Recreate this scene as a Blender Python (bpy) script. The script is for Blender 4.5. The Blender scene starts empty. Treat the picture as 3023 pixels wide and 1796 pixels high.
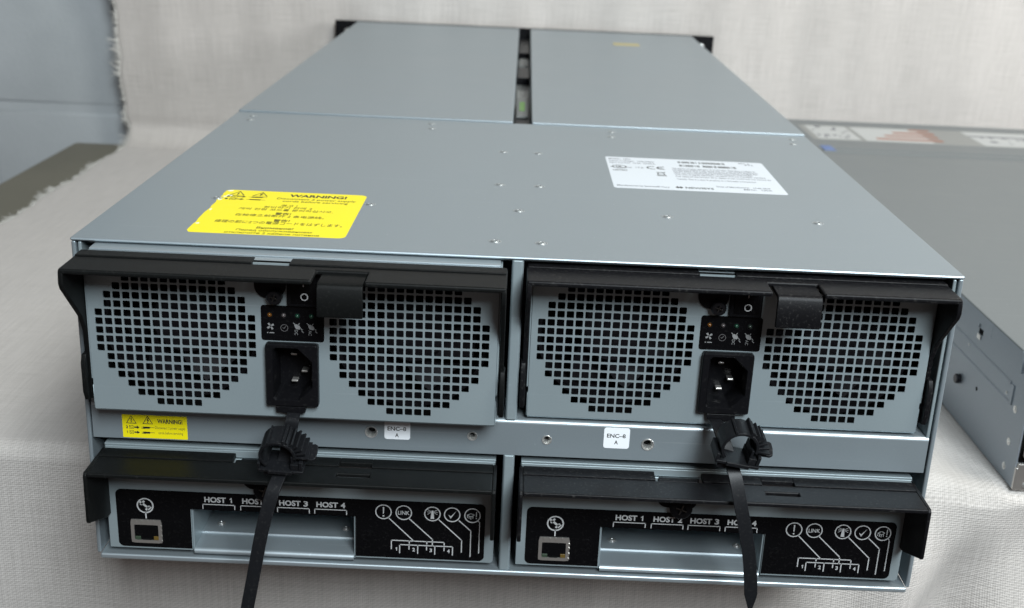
import bpy, bmesh, math, random
from mathutils import Matrix, Vector, Euler
random.seed(7)
scene = bpy.context.scene
COL = scene.collection
S = 0.001                       # every length below is in millimetres
H = 179.1                       # top of the enclosure
R = math.radians

# ------------------------------------------------------------------ camera
cam_d = bpy.data.cameras.new('camera')
cam = bpy.data.objects.new('camera', cam_d); COL.objects.link(cam)
cam_d.sensor_width = 36.0
cam_d.lens = 3463.0 / 3023.0 * 36.0
cam_d.clip_start = 0.02; cam_d.clip_end = 50
cam.matrix_world = Matrix(((0.9990401, -0.04379042, -0.00113294, -0.0025),
                           (0.01336558, 0.32934987, -0.94411336, -0.5569),
                           (0.04171625, 0.94319196, 0.32961901, 0.3485),
                           (0, 0, 0, 1)))
cam_d.dof.use_dof = True
cam_d.dof.focus_distance = 0.60
cam_d.dof.aperture_fstop = 13.0
scene.camera = cam

# ------------------------------------------------------------------ light
world = bpy.data.worlds.new('World'); scene.world = world; world.use_nodes = True
bg = world.node_tree.nodes['Background']
bg.inputs[0].default_value = (1.0, 0.80, 0.74, 1); bg.inputs[1].default_value = 0.065

def area(name, loc, target, sx, sy, power, col):
    l = bpy.data.lights.new(name, 'AREA'); l.shape = 'RECTANGLE'; l.size = sx; l.size_y = sy
    l.energy = power; l.color = col
    o = bpy.data.objects.new(name, l); COL.objects.link(o)
    o.location = loc
    o.rotation_euler = (Vector(target) - Vector(loc)).to_track_quat('-Z', 'Y').to_euler()
    return o
area('ceiling_light', (0.62, -1.72, 1.60), (0.0, 0.05, 0.08), 0.8, 0.95, 80, (0.89, 0.98, 1.03))
area('ceiling_light', (0.90, -0.35, 1.90), (0.10, 1.05, 0.15), 0.40, 0.9, 21, (1.0, 1.0, 0.93))
area('window_light', (2.2, 0.10, 0.80), (0.0, 0.8, 0.1), 0.45, 0.6, 36, (0.96, 0.98, 1.0))

scene.view_settings.view_transform = 'Standard'
scene.view_settings.look = 'None'
scene.view_settings.exposure = 0.08
scene.view_settings.gamma = 1.0
scene.render.engine = 'CYCLES'
scene.cycles.use_denoising = True
scene.cycles.max_bounces = 8

# ------------------------------------------------------------------ materials
MATS = {}
def nmat(name):
    m = bpy.data.materials.new(name); m.use_nodes = True
    nt = m.node_tree; b = nt.nodes['Principled BSDF']
    MATS[name] = m
    return m, nt, b
def N(nt, t, **kw):
    n = nt.nodes.new(t)
    for k, v in kw.items():
        if k in n.inputs: n.inputs[k].default_value = v
        else: setattr(n, k, v)
    return n
def L(nt, a, b): nt.links.new(a, b)

def simple(name, col, rough=0.5, metal=0.0, spec=0.5, emit=None, coat=0.0):
    m, nt, b = nmat(name)
    b.inputs['Base Color'].default_value = (*col, 1)
    b.inputs['Roughness'].default_value = rough
    b.inputs['Metallic'].default_value = metal
    b.inputs['Specular IOR Level'].default_value = spec
    b.inputs['Coat Weight'].default_value = coat
    return m

def sheet(name, c0, c1, rough, metal, bump=0.02, scale=900, smudge=0.35):
    """zinc-coated sheet steel: fine grain, faint smudges and handling marks"""
    m, nt, b = nmat(name)
    tc = N(nt, 'ShaderNodeTexCoord')
    big = N(nt, 'ShaderNodeTexNoise', Scale=9.0, Detail=5.0, Roughness=0.6); L(nt, tc.outputs['Object'], big.inputs['Vector'])
    fine = N(nt, 'ShaderNodeTexNoise', Scale=float(scale), Detail=2.0); L(nt, tc.outputs['Object'], fine.inputs['Vector'])
    mix = N(nt, 'ShaderNodeMix', data_type='RGBA')
    mix.inputs[6].default_value = (*c0, 1); mix.inputs[7].default_value = (*c1, 1)
    add = N(nt, 'ShaderNodeMath', operation='MULTIPLY_ADD'); add.inputs[1].default_value = smudge
    sub = N(nt, 'ShaderNodeMath', operation='MULTIPLY_ADD'); sub.inputs[1].default_value = 0.35; sub.inputs[2].default_value = 0.15
    L(nt, fine.outputs[0], sub.inputs[0]); L(nt, big.outputs[0], add.inputs[0]); L(nt, sub.outputs[0], add.inputs[2])
    mp = N(nt, 'ShaderNodeMapping'); mp.inputs['Rotation'].default_value[2] = 0.35; mp.inputs['Scale'].default_value = (11, 620, 620); L(nt, tc.outputs['Object'], mp.inputs[0])
    scr = N(nt, 'ShaderNodeTexNoise', Scale=1.0, Detail=1.0); L(nt, mp.outputs[0], scr.inputs['Vector'])
    spk = N(nt, 'ShaderNodeTexNoise', Scale=330.0, Detail=1.0); L(nt, tc.outputs['Object'], spk.inputs['Vector'])
    r1 = N(nt, 'ShaderNodeMapRange'); r1.inputs[1].default_value = 0.70; r1.inputs[2].default_value = 0.80; L(nt, scr.outputs[0], r1.inputs[0])
    r2 = N(nt, 'ShaderNodeMapRange'); r2.inputs[1].default_value = 0.74; r2.inputs[2].default_value = 0.80; L(nt, spk.outputs[0], r2.inputs[0])
    ad = N(nt, 'ShaderNodeMath', operation='ADD'); L(nt, r1.outputs[0], ad.inputs[0]); L(nt, r2.outputs[0], ad.inputs[1])
    ml = N(nt, 'ShaderNodeMath', operation='MULTIPLY_ADD'); ml.inputs[1].default_value = 0.7; L(nt, ad.outputs[0], ml.inputs[0]); L(nt, add.outputs[0], ml.inputs[2])
    mix.clamp_factor = False
    L(nt, ml.outputs[0], mix.inputs[0]); L(nt, mix.outputs[2], b.inputs['Base Color'])
    rr = N(nt, 'ShaderNodeMapRange'); rr.inputs[3].default_value = rough - 0.06; rr.inputs[4].default_value = rough + 0.08
    L(nt, big.outputs[0], rr.inputs[0]); L(nt, rr.outputs[0], b.inputs['Roughness'])
    b.inputs['Metallic'].default_value = metal
    bp = N(nt, 'ShaderNodeBump', Strength=bump, Distance=0.0004); L(nt, fine.outputs[0], bp.inputs['Height']); L(nt, bp.outputs[0], b.inputs['Normal'])
    return m

def plastic(name, col, rough, dust=0.0, bump=0.12):
    """moulded black plastic, dust specks optional"""
    m, nt, b = nmat(name)
    tc = N(nt, 'ShaderNodeTexCoord')
    fine = N(nt, 'ShaderNodeTexNoise', Scale=1800.0, Detail=2.0); L(nt, tc.outputs['Object'], fine.inputs['Vector'])
    bp = N(nt, 'ShaderNodeBump', Strength=bump, Distance=0.0003); L(nt, fine.outputs[0], bp.inputs['Height']); L(nt, bp.outputs[0], b.inputs['Normal'])
    b.inputs['Roughness'].default_value = rough; b.inputs['Specular IOR Level'].default_value = 0.13
    mid = N(nt, 'ShaderNodeTexNoise', Scale=650.0, Detail=4.0, Roughness=0.7); L(nt, tc.outputs['Object'], mid.inputs['Vector'])
    big = N(nt, 'ShaderNodeTexNoise', Scale=22.0, Detail=3.0); L(nt, tc.outputs['Object'], big.inputs['Vector'])
    r1 = N(nt, 'ShaderNodeMapRange'); r1.inputs[1].default_value = 0.56; r1.inputs[2].default_value = 0.78
    L(nt, mid.outputs[0], r1.inputs[0])
    mu = N(nt, 'ShaderNodeMath', operation='MULTIPLY'); L(nt, r1.outputs[0], mu.inputs[0]); L(nt, big.outputs[0], mu.inputs[1])
    mu2 = N(nt, 'ShaderNodeMath', operation='MULTIPLY'); mu2.inputs[1].default_value = dust; L(nt, mu.outputs[0], mu2.inputs[0])
    mix = N(nt, 'ShaderNodeMix', data_type='RGBA'); mix.inputs[6].default_value = (*col, 1); mix.inputs[7].default_value = (0.35, 0.34, 0.32, 1)
    L(nt, mu2.outputs[0], mix.inputs[0]); L(nt, mix.outputs[2], b.inputs['Base Color'])
    return m

steel = sheet('steel', (0.253, 0.300, 0.328), (0.328, 0.376, 0.403), 0.38, 0.55, smudge=0.6)
steel_bright = sheet('steel_bright', (0.38, 0.435, 0.465), (0.48, 0.54, 0.57), 0.40, 0.7)
steel_plate = sheet('steel_plate', (0.287, 0.345, 0.367), (0.357, 0.42, 0.442), 0.42, 0.45)
steel_old = sheet('steel_old', (0.155, 0.172, 0.176), (0.205, 0.224, 0.228), 0.42, 0.4, scale=600)
steel_side = sheet('steel_side', (0.30, 0.34, 0.38), (0.38, 0.42, 0.46), 0.42, 0.5)
chrome = simple('chrome', (0.80, 0.80, 0.78), 0.30, 0.85)
rivet_steel = simple('rivet_steel', (0.50, 0.54, 0.55), 0.38, 0.8)
dark_steel = simple('dark_steel', (0.035, 0.035, 0.04), 0.3, 0.8)
cross_metal = simple('cross_metal', (0.10, 0.095, 0.09), 0.3, 0.9)
tin = sheet('tin', (0.55, 0.53, 0.50), (0.70, 0.67, 0.63), 0.32, 0.85)
handle_clean = plastic('handle_clean', (0.005, 0.0055, 0.0055), 0.46, 0.08)
handle_dusty = plastic('handle_dusty', (0.006, 0.006, 0.007), 0.42, 0.30)
black_plastic = plastic('black_plastic', (0.005, 0.005, 0.006), 0.36, 0.08)
tie_plastic = plastic('tie_plastic', (0.009, 0.0095, 0.011), 0.33, 0.15, 0.05)
black_gloss = plastic('black_gloss', (0.003, 0.003, 0.0035), 0.22, 0.05, 0.02)
void = simple('void', (0.004, 0.004, 0.004), 0.9, 0, 0.1)
fan_black = simple('fan_black', (0.010, 0.009, 0.011), 0.55, 0, 0.12)
ink_white = simple('ink_white', (0.46, 0.46, 0.46), 0.5)
ink_panel = simple('ink_panel', (0.21, 0.21, 0.21), 0.5)
ink_grey = simple('ink_grey', (0.12, 0.115, 0.115), 0.5)
ink_black = simple('ink_black', (0.03, 0.03, 0.025), 0.6)
ink_soft = simple('ink_soft', (0.12, 0.12, 0.14), 0.6)
ink_olive = simple('ink_olive', (0.12, 0.11, 0.02), 0.6)
paper_yellow = simple('paper_yellow', (0.82, 0.70, 0.004), 0.45)
paper_white = simple('paper_white', (0.60, 0.64, 0.68), 0.4)
paper_white_lifted = simple('paper_white_lifted', (0.84, 0.86, 0.89), 0.4)  # white paper coloured lighter to offset the shade over the asset labels
paper_worn = simple('paper_worn', (0.80, 0.78, 0.55), 0.7)
tape_tan = simple('tape_tan', (0.42, 0.36, 0.17), 0.6)
led_amber = simple('led_amber', (0.13, 0.05, 0.008), 0.2, coat=0.6)
led_clear = simple('led_clear', (0.08, 0.068, 0.068), 0.2, coat=0.6)
led_green = simple('led_green', (0.012, 0.05, 0.03), 0.2, coat=0.6)
led_dim = simple('led_dim', (0.03, 0.042, 0.034), 0.2, coat=0.6)
jack_green = simple('jack_green', (0.035, 0.055, 0.035), 0.4)
jack_amber = simple('jack_amber', (0.12, 0.075, 0.015), 0.4)
gap_grey = sheet('gap_grey', (0.13, 0.135, 0.13), (0.19, 0.195, 0.19), 0.5, 0.2)
green_tag = simple('green_tag', (0.14, 0.27, 0.08), 0.6)
blue_sticker = simple('blue_sticker', (0.09, 0.15, 0.33), 0.45)
orange_ink = simple('orange_ink', (0.30, 0.115, 0.065), 0.5)
label_pale = simple('label_pale', (0.42, 0.43, 0.42), 0.45)
label_grey = simple('label_grey', (0.22, 0.225, 0.215), 0.4)

def make_laminate():
    m, nt, b = nmat('laminate')
    tc = N(nt, 'ShaderNodeTexCoord')
    n1 = N(nt, 'ShaderNodeTexNoise', Scale=6.0, Detail=4.0); L(nt, tc.outputs['Object'], n1.inputs['Vector'])
    n2 = N(nt, 'ShaderNodeTexNoise', Scale=700.0, Detail=2.0); L(nt, tc.outputs['Object'], n2.inputs['Vector'])
    mix = N(nt, 'ShaderNodeMix', data_type='RGBA'); mix.inputs[6].default_value = (0.105, 0.098, 0.070, 1); mix.inputs[7].default_value = (0.155, 0.142, 0.105, 1)
    a = N(nt, 'ShaderNodeMath', operation='MULTIPLY_ADD'); a.inputs[1].default_value = 0.4; L(nt, n2.outputs[0], a.inputs[0]); L(nt, n1.outputs[0], a.inputs[2])
    L(nt, a.outputs[0], mix.inputs[0]); L(nt, mix.outputs[2], b.inputs['Base Color']); b.inputs['Roughness'].default_value = 0.5
    return m
laminate = make_laminate()

def make_paint():
    m, nt, b = nmat('wall_paint')
    tc = N(nt, 'ShaderNodeTexCoord')
    n1 = N(nt, 'ShaderNodeTexNoise', Scale=14.0, Detail=6.0, Roughness=0.65); L(nt, tc.outputs['Object'], n1.inputs['Vector'])
    n2 = N(nt, 'ShaderNodeTexNoise', Scale=190.0, Detail=4.0, Roughness=0.7); L(nt, tc.outputs['Object'], n2.inputs['Vector'])
    mix = N(nt, 'ShaderNodeMix', data_type='RGBA'); mix.inputs[6].default_value = (0.33, 0.355, 0.37, 1); mix.inputs[7].default_value = (0.41, 0.435, 0.45, 1)
    L(nt, n1.outputs[0], mix.inputs[0]); L(nt, mix.outputs[2], b.inputs['Base Color'])
    b.inputs['Roughness'].default_value = 0.55
    bp = N(nt, 'ShaderNodeBump', Strength=0.35, Distance=0.0015); L(nt, n2.outputs[0], bp.inputs['Height']); L(nt, bp.outputs[0], b.inputs['Normal'])
    return m
wall_paint = make_paint()

def make_linen():
    """undyed linen: warp and weft threads with slubs, from the cloth's own UV (metres)"""
    m, nt, b = nmat('linen')
    uv = N(nt, 'ShaderNodeUVMap', uv_map='UVMap')
    def wave(rot, scale, dist):
        mp = N(nt, 'ShaderNodeMapping'); mp.inputs['Rotation'].default_value[2] = rot; L(nt, uv.outputs[0], mp.inputs[0])
        w = N(nt, 'ShaderNodeTexWave', wave_type='BANDS', bands_direction='X', Scale=scale, Distortion=dist, Detail=2.0)
        w.inputs['Detail Scale'].default_value = 0.6
        L(nt, mp.outputs[0], w.inputs['Vector']); return w
    warp = wave(0, 230.0, 1.5); weft = wave(R(90), 200.0, 2.2); twill = wave(R(58), 130.0, 1.6)
    mx = N(nt, 'ShaderNodeMath', operation='ADD'); L(nt, warp.outputs[1], mx.inputs[0]); L(nt, weft.outputs[1], mx.inputs[1])
    mx2 = N(nt, 'ShaderNodeMath', operation='MULTIPLY_ADD'); mx2.inputs[1].default_value = 0.9; L(nt, twill.outputs[1], mx2.inputs[0]); L(nt, mx.outputs[0], mx2.inputs[2])
    def slub(sx, sy):
        mp = N(nt, 'ShaderNodeMapping'); mp.inputs['Scale'].default_value = (sx, sy, 1); L(nt, uv.outputs[0], mp.inputs[0])
        n = N(nt, 'ShaderNodeTexNoise', Scale=1.0, Detail=3.0, Roughness=0.6); L(nt, mp.outputs[0], n.inputs['Vector']); return n
    s1 = slub(24, 640); s2 = slub(520, 20)
    sa = N(nt, 'ShaderNodeMath', operation='ADD'); L(nt, s1.outputs[0], sa.inputs[0]); L(nt, s2.outputs[0], sa.inputs[1])
    hh = N(nt, 'ShaderNodeMath', operation='MULTIPLY_ADD'); hh.inputs[1].default_value = 2.8; L(nt, sa.outputs[0], hh.inputs[0]); L(nt, mx2.outputs[0], hh.inputs[2])
    rg = N(nt, 'ShaderNodeMapRange'); rg.inputs[1].default_value = 2.3; rg.inputs[2].default_value = 5.8; L(nt, hh.outputs[0], rg.inputs[0])
    mix = N(nt, 'ShaderNodeMix', data_type='RGBA'); mix.inputs[6].default_value = (0.36, 0.335, 0.312, 1); mix.inputs[7].default_value = (0.595, 0.56, 0.53, 1)
    L(nt, rg.outputs[0], mix.inputs[0]); L(nt, mix.outputs[2], b.inputs['Base Color'])
    b.inputs['Roughness'].default_value = 0.85; b.inputs['Specular IOR Level'].default_value = 0.2
    b.inputs['Sheen Weight'].default_value = 0.15
    bp = N(nt, 'ShaderNodeBump', Strength=0.42, Distance=0.0005); L(nt, hh.outputs[0], bp.inputs['Height']); L(nt, bp.outputs[0], b.inputs['Normal'])
    return m
linen = make_linen()

# ------------------------------------------------------------------ mesh builder (millimetres)
class MB:
    def __init__(s): s.v = []; s.f = []
    def add(s, vs, fs):
        o = len(s.v); s.v += [tuple(p) for p in vs]; s.f += [tuple(i + o for i in f) for f in fs]; return s
    def box(s, x0, x1, y0, y1, z0, z1):
        return s.add([(x0,y0,z0),(x1,y0,z0),(x1,y1,z0),(x0,y1,z0),(x0,y0,z1),(x1,y0,z1),(x1,y1,z1),(x0,y1,z1)],
                     [(0,3,2,1),(4,5,6,7),(0,1,5,4),(1,2,6,5),(2,3,7,6),(3,0,4,7)])
    def prism(s, poly, a0, a1, fn):
        """poly of 2D points, extruded between a0 and a1; fn(u,v,a) -> xyz"""
        n = len(poly)
        vs = [fn(u, v, a0) for u, v in poly] + [fn(u, v, a1) for u, v in poly]
        fs = [tuple(range(n))[::-1], tuple(range(n, 2*n))] + [(i, (i+1) % n, n+(i+1) % n, n+i) for i in range(n)]
        return s.add(vs, fs)
    def loops(s, loops, cap0=False, cap1=False, closed=True):
        n = len(loops[0]); vs = [p for l in loops for p in l]; fs = []
        for k in range(len(loops)-1):
            for i in range(n if closed else n-1):
                j = (i+1) % n
                fs.append((k*n+i, k*n+j, (k+1)*n+j, (k+1)*n+i))
        if cap0: fs.append(tuple(range(n))[::-1])
        if cap1: fs.append(tuple(range((len(loops)-1)*n, len(loops)*n)))
        return s.add(vs, fs)
    def lathe(s, prof, c, axis='y', n=24, sgn=1, caps=(True, True)):
        """prof: (radius, height) along axis from c"""
        lp = []
        for r, h in prof:
            ring = []
            for i in range(n):
                a = 2*math.pi*i/n; u, v = max(r, 1e-4)*math.cos(a), max(r, 1e-4)*math.sin(a)
                if axis == 'y': ring.append((c[0]+u, c[1]+sgn*h, c[2]+v))
                elif axis == 'z': ring.append((c[0]+u, c[1]+v, c[2]+sgn*h))
                else: ring.append((c[0]+sgn*h, c[1]+u, c[2]+v))
            lp.append(ring)
        return s.loops(lp, cap0=caps[0], cap1=caps[1])
    def xf(s, M):
        s.v = [tuple(M @ Vector(p)) for p in s.v]; return s
    def build(s, name, mat, parent=None, bevel=0.0, seg=2, smooth=None, loc=None):
        me = bpy.data.meshes.new(name)
        me.from_pydata([(a*S, b*S, c*S) for a, b, c in s.v], [], s.f)
        bm = bmesh.new(); bm.from_mesh(me); bmesh.ops.recalc_face_normals(bm, faces=bm.faces); bm.to_mesh(me); bm.free()
        me.materials.append(mat)
        o = bpy.data.objects.new(name, me); COL.objects.link(o)
        if parent: o.parent = parent
        if loc: o.location = [q*S for q in loc]
        if bevel:
            for p in me.polygons: p.use_smooth = True
            b = o.modifiers.new('bevel', 'BEVEL'); b.width = bevel*S; b.segments = seg; b.limit_method = 'ANGLE'; b.angle_limit = R(35); b.harden_normals = True
        elif smooth:
            for p in me.polygons: p.use_smooth = True
            me.set_sharp_from_angle(angle=R(smooth))
        return o

def empty(name, loc, label, cat, group=None):
    o = bpy.data.objects.new(name, None); COL.objects.link(o); o.location = [q*S for q in loc]
    o.empty_display_size = 0.03
    tag(o, label, cat, group); return o
def tag(o, label, cat, group=None):
    o['label'] = label; o['category'] = cat
    if group: o['group'] = group
    return o

def rrect(x0, x1, z0, z1, r, k=4):
    if not isinstance(r, (list, tuple)): r = [r]*4      # bl, br, tr, tl
    out = []
    for (cx, cz, a0, rr) in ((x0+r[0], z0+r[0], 180, r[0]), (x1-r[1], z0+r[1], 270, r[1]), (x1-r[2], z1-r[2], 0, r[2]), (x0+r[3], z1-r[3], 90, r[3])):
        if rr <= 1e-6: out.append((cx, cz)); continue
        for i in range(k+1):
            a = R(a0 + 90*i/k); out.append((cx+rr*math.cos(a), cz+rr*math.sin(a)))
    return out
F = lambda u, v, a: (u, a, v)          # facing front: u = x, v = z, extruded in y
T = lambda u, v, a: (u, v, a)          # lying flat:  u = x, v = y, extruded in z
SX = lambda u, v, a: (a, u, v)         # side on:     u = y, v = z, extruded in x

def plate_grid(mb, xs, zs, y, t, holes, skip=()):
    """front plate on a shared grid; holes {(i,j): inner loop fraction}; thickness t backwards"""
    nx, nz = len(xs), len(zs)
    idx = {}; V = []; Fc = []; 
    def vid(x, z, yy):
        k = (round(x, 4), round(z, 4), yy)
        if k not in idx: idx[k] = len(V); V.append((x, yy, z))
        return idx[k]
    for i in range(nx-1):
        for j in range(nz-1):
            if (i, j) in skip: continue
            x0, x1, z0, z1 = xs[i], xs[i+1], zs[j], zs[j+1]
            c = [(x0, z0), (x1, z0), (x1, z1), (x0, z1)]
            if (i, j) in holes:
                lp = holes[(i, j)]; n = len(lp)//4
                for yy in (y, y+t):
                    o = [vid(a, b, yy) for a, b in c]; q = [vid(a, b, yy) for a, b in lp]
                    for k in range(4):       # loop is four equal runs, one per corner
                        for m in range(n-1): Fc.append((o[k], q[k*n+m+1], q[k*n+m]))
                        Fc.append((o[k], o[(k+1) % 4], q[((k+1) % 4)*n], q[k*n+n-1]))
                qf = [vid(a, b, y) for a, b in lp]; qb = [vid(a, b, y+t) for a, b in lp]
                for m in range(len(lp)): Fc.append((qf[m], qf[(m+1) % len(lp)], qb[(m+1) % len(lp)], qb[m]))
            else:
                for yy in (y, y+t): Fc.append(tuple(vid(a, b, yy) for a, b in c))
    # rim
    for i in range(nx-1):
        for z in (zs[0], zs[-1]):
            Fc.append((vid(xs[i], z, y), vid(xs[i+1], z, y), vid(xs[i+1], z, y+t), vid(xs[i], z, y+t)))
    for j in range(nz-1):
        for x in (xs[0], xs[-1]):
            Fc.append((vid(x, zs[j], y), vid(x, zs[j+1], y), vid(x, zs[j+1], y+t), vid(x, zs[j], y+t)))
    return mb.add(V, Fc)

def grid_slab(mb, xs, ys, z0, z1, skip=()):
    """flat slab with rectangular openings, one closed mesh"""
    n, m = len(xs), len(ys); V = [(x, y, z) for z in (z0, z1) for y in ys for x in xs]; Fc = []
    I = lambda i, j, k: k*n*m+j*n+i
    full = lambda i, j: 0 <= i < n-1 and 0 <= j < m-1 and (i, j) not in skip
    for i in range(n-1):
        for j in range(m-1):
            if not full(i, j): continue
            Fc.append((I(i,j,1), I(i+1,j,1), I(i+1,j+1,1), I(i,j+1,1))); Fc.append((I(i,j,0), I(i,j+1,0), I(i+1,j+1,0), I(i+1,j,0)))
            if not full(i-1, j): Fc.append((I(i,j,0), I(i,j,1), I(i,j+1,1), I(i,j+1,0)))
            if not full(i+1, j): Fc.append((I(i+1,j,0), I(i+1,j+1,0), I(i+1,j+1,1), I(i+1,j,1)))
            if not full(i, j-1): Fc.append((I(i,j,0), I(i+1,j,0), I(i+1,j,1), I(i,j,1)))
            if not full(i, j+1): Fc.append((I(i,j+1,0), I(i,j+1,1), I(i+1,j+1,1), I(i+1,j+1,0)))
    return mb.add(V, Fc)

# flat printing: 2D strokes, shapes and lettering laid onto a surface
def text_mesh(body, bold):
    c = bpy.data.curves.new('lettering', 'FONT'); c.body = body; c.size = 1.0; c.resolution_u = 3; c.offset = bold
    o = bpy.data.objects.new('lettering', c); COL.objects.link(o)
    dg = bpy.context.evaluated_depsgraph_get()
    me = bpy.data.meshes.new_from_object(o.evaluated_get(dg))
    vs = [(v.co.x, v.co.y) for v in me.vertices]; fs = [tuple(p.vertices) for p in me.polygons]
    bpy.data.objects.remove(o); bpy.data.curves.remove(c); bpy.data.meshes.remove(me)
    return vs, fs
class Print:
    def __init__(s, fn): s.fn = fn; s.v = []; s.f = []
    def poly(s, pts):
        o = len(s.v); s.v += [s.fn(u, v) for u, v in pts]; s.f.append(tuple(range(o, o+len(pts)))); return s
    def line(s, u0, v0, u1, v1, w):
        d = math.hypot(u1-u0, v1-v0); a, b = -(v1-v0)/d*w/2, (u1-u0)/d*w/2
        e, g = (u1-u0)/d*w/2*0.9, (v1-v0)/d*w/2*0.9
        return s.poly([(u0+a-e, v0+b-g), (u0-a-e, v0-b-g), (u1-a+e, v1-b+g), (u1+a+e, v1+b+g)])
    def path(s, pts, w):
        for p, q in zip(pts, pts[1:]): s.line(*p, *q, w)
        return s
    def ring(s, u, v, r, w, n=32, sq=1.0):
        for i in range(n):
            a, b = 2*math.pi*i/n, 2*math.pi*(i+1)/n
            s.poly([(u+(r-w/2)*math.cos(a), v+sq*(r-w/2)*math.sin(a)), (u+(r+w/2)*math.cos(a), v+sq*(r+w/2)*math.sin(a)),
                    (u+(r+w/2)*math.cos(b), v+sq*(r+w/2)*math.sin(b)), (u+(r-w/2)*math.cos(b), v+sq*(r-w/2)*math.sin(b))])
        return s
    def arc(s, u, v, r, w, a0, a1, n=16):
        for i in range(n):
            a, b = R(a0+(a1-a0)*i/n), R(a0+(a1-a0)*(i+1)/n)
            s.poly([(u+(r-w/2)*math.cos(a), v+(r-w/2)*math.sin(a)), (u+(r+w/2)*math.cos(a), v+(r+w/2)*math.sin(a)),
                    (u+(r+w/2)*math.cos(b), v+(r+w/2)*math.sin(b)), (u+(r-w/2)*math.cos(b), v+(r-w/2)*math.sin(b))])
        return s
    def disc(s, u, v, r, n=16): return s.poly([(u+r*math.cos(2*math.pi*i/n), v+r*math.sin(2*math.pi*i/n)) for i in range(n)])
    def one(s, u, v, cap):
        """figure one with flag"""
        w = cap*0.2; return s.poly([(u+w/2, v), (u+w/2, v+cap), (u-w*0.2, v+cap), (u-cap*0.32, v+cap*0.74), (u-cap*0.32, v+cap*0.56), (u-w/2, v+cap*0.70), (u-w/2, v)])
    def strike(s, body, u, v, cap, width, align, d):
        f0 = s.fn
        for k, (a, b) in enumerate(((0, 0), (d, 0), (0, d), (d, d))):
            e = 0.006*k; s.fn = (lambda e: (lambda p, q: (f0(p, q)[0], f0(p, q)[1], f0(p, q)[2]+e)))(e)
            s.text(body, u+a, v+b, cap, width, align)
        s.fn = f0; return s
    def text(s, body, u, v, cap, width=None, align='l', bold=0.0, rot=0.0):
        """cap = capital height; width squeezes or stretches the line to a given length"""
        vs, fs = text_mesh(body, bold)
        if not vs: return s
        x0 = min(p[0] for p in vs); x1 = max(p[0] for p in vs)
        sy = cap/0.70; sx = (width/(x1-x0)) if width else sy
        off = {'l': 0, 'c': -(x1-x0)*sx/2, 'r': -(x1-x0)*sx}[align]
        ca, sa = math.cos(R(rot)), math.sin(R(rot)); o = len(s.v)
        for x, y in vs:
            p, q = (x-x0)*sx+off, y*sy
            s.v.append(s.fn(u+p*ca-q*sa, v+p*sa+q*ca))
        s.f += [tuple(i+o for i in f) for f in fs]
        return s
    def build(s, name, mat, parent):
        me = bpy.data.meshes.new(name); me.from_pydata([(a*S, b*S, c*S) for a, b, c in s.v], [], s.f); me.materials.append(mat)
        o = bpy.data.objects.new(name, me); COL.objects.link(o); o.parent = parent; o['kind'] = 'stuff'; return o
def front(y): return lambda u, v: (u, y, v)
def flat(z): return lambda u, v: (u, v, z)

def copy_tree(o, parent=None):
    c = o.copy(); COL.objects.link(c); c.parent = parent
    for ch in list(o.children): copy_tree(ch, c)
    return c

# ================================================================== THE SETTING
ZC = -2.6                                  # top of the cloth on the table
YE = 128.0                                 # front edge of the table
YW = 1106.0                                # wall face
table = MB().prism(rrect(-622, 1500, YE+4, 1062, [14, 14, 6, 6], 4), -38, ZC-2.6, T).build('table_top', laminate, None, bevel=2.0)
table['kind'] = 'structure'

# painted block wall: each block proud of its joints
wall = MB().box(-1800, 1800, YW+2.0, YW+60, -900, 1000).build('wall', wall_paint)
wall['kind'] = 'structure'
def block(x0, x1, z0, z1):
    m = MB()
    r = 7
    m.loops([[(x0, YW+10, z0), (x1, YW+10, z0), (x1, YW+10, z1), (x0, YW+10, z1)],
             [(x0, YW+4, z0), (x1, YW+4, z0), (x1, YW+4, z1), (x0, YW+4, z1)],
             [(x0+1.5, YW+1.2, z0+1.5), (x1-1.5, YW+1.2, z0+1.5), (x1-1.5, YW+1.2, z1-1.5), (x0+1.5, YW+1.2, z1-1.5)],
             [(x0+5, YW, z0+5), (x1-5, YW, z0+5), (x1-5, YW, z1-5), (x0+5, YW, z1-5)]], cap1=True)
    return m.build('block', wall_paint, wall, smooth=75)
for row, off in ((-4, -760), (-3, -530), (-2, -760), (-1, -530), (0, -760), (1, -530), (2, -760), (3, -530)):
    z0 = 39 + (row-1)*203.0
    for k in range(-2, 5):
        block(off+k*403-403+5, off+k*403-5, z0, z0+193)

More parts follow.
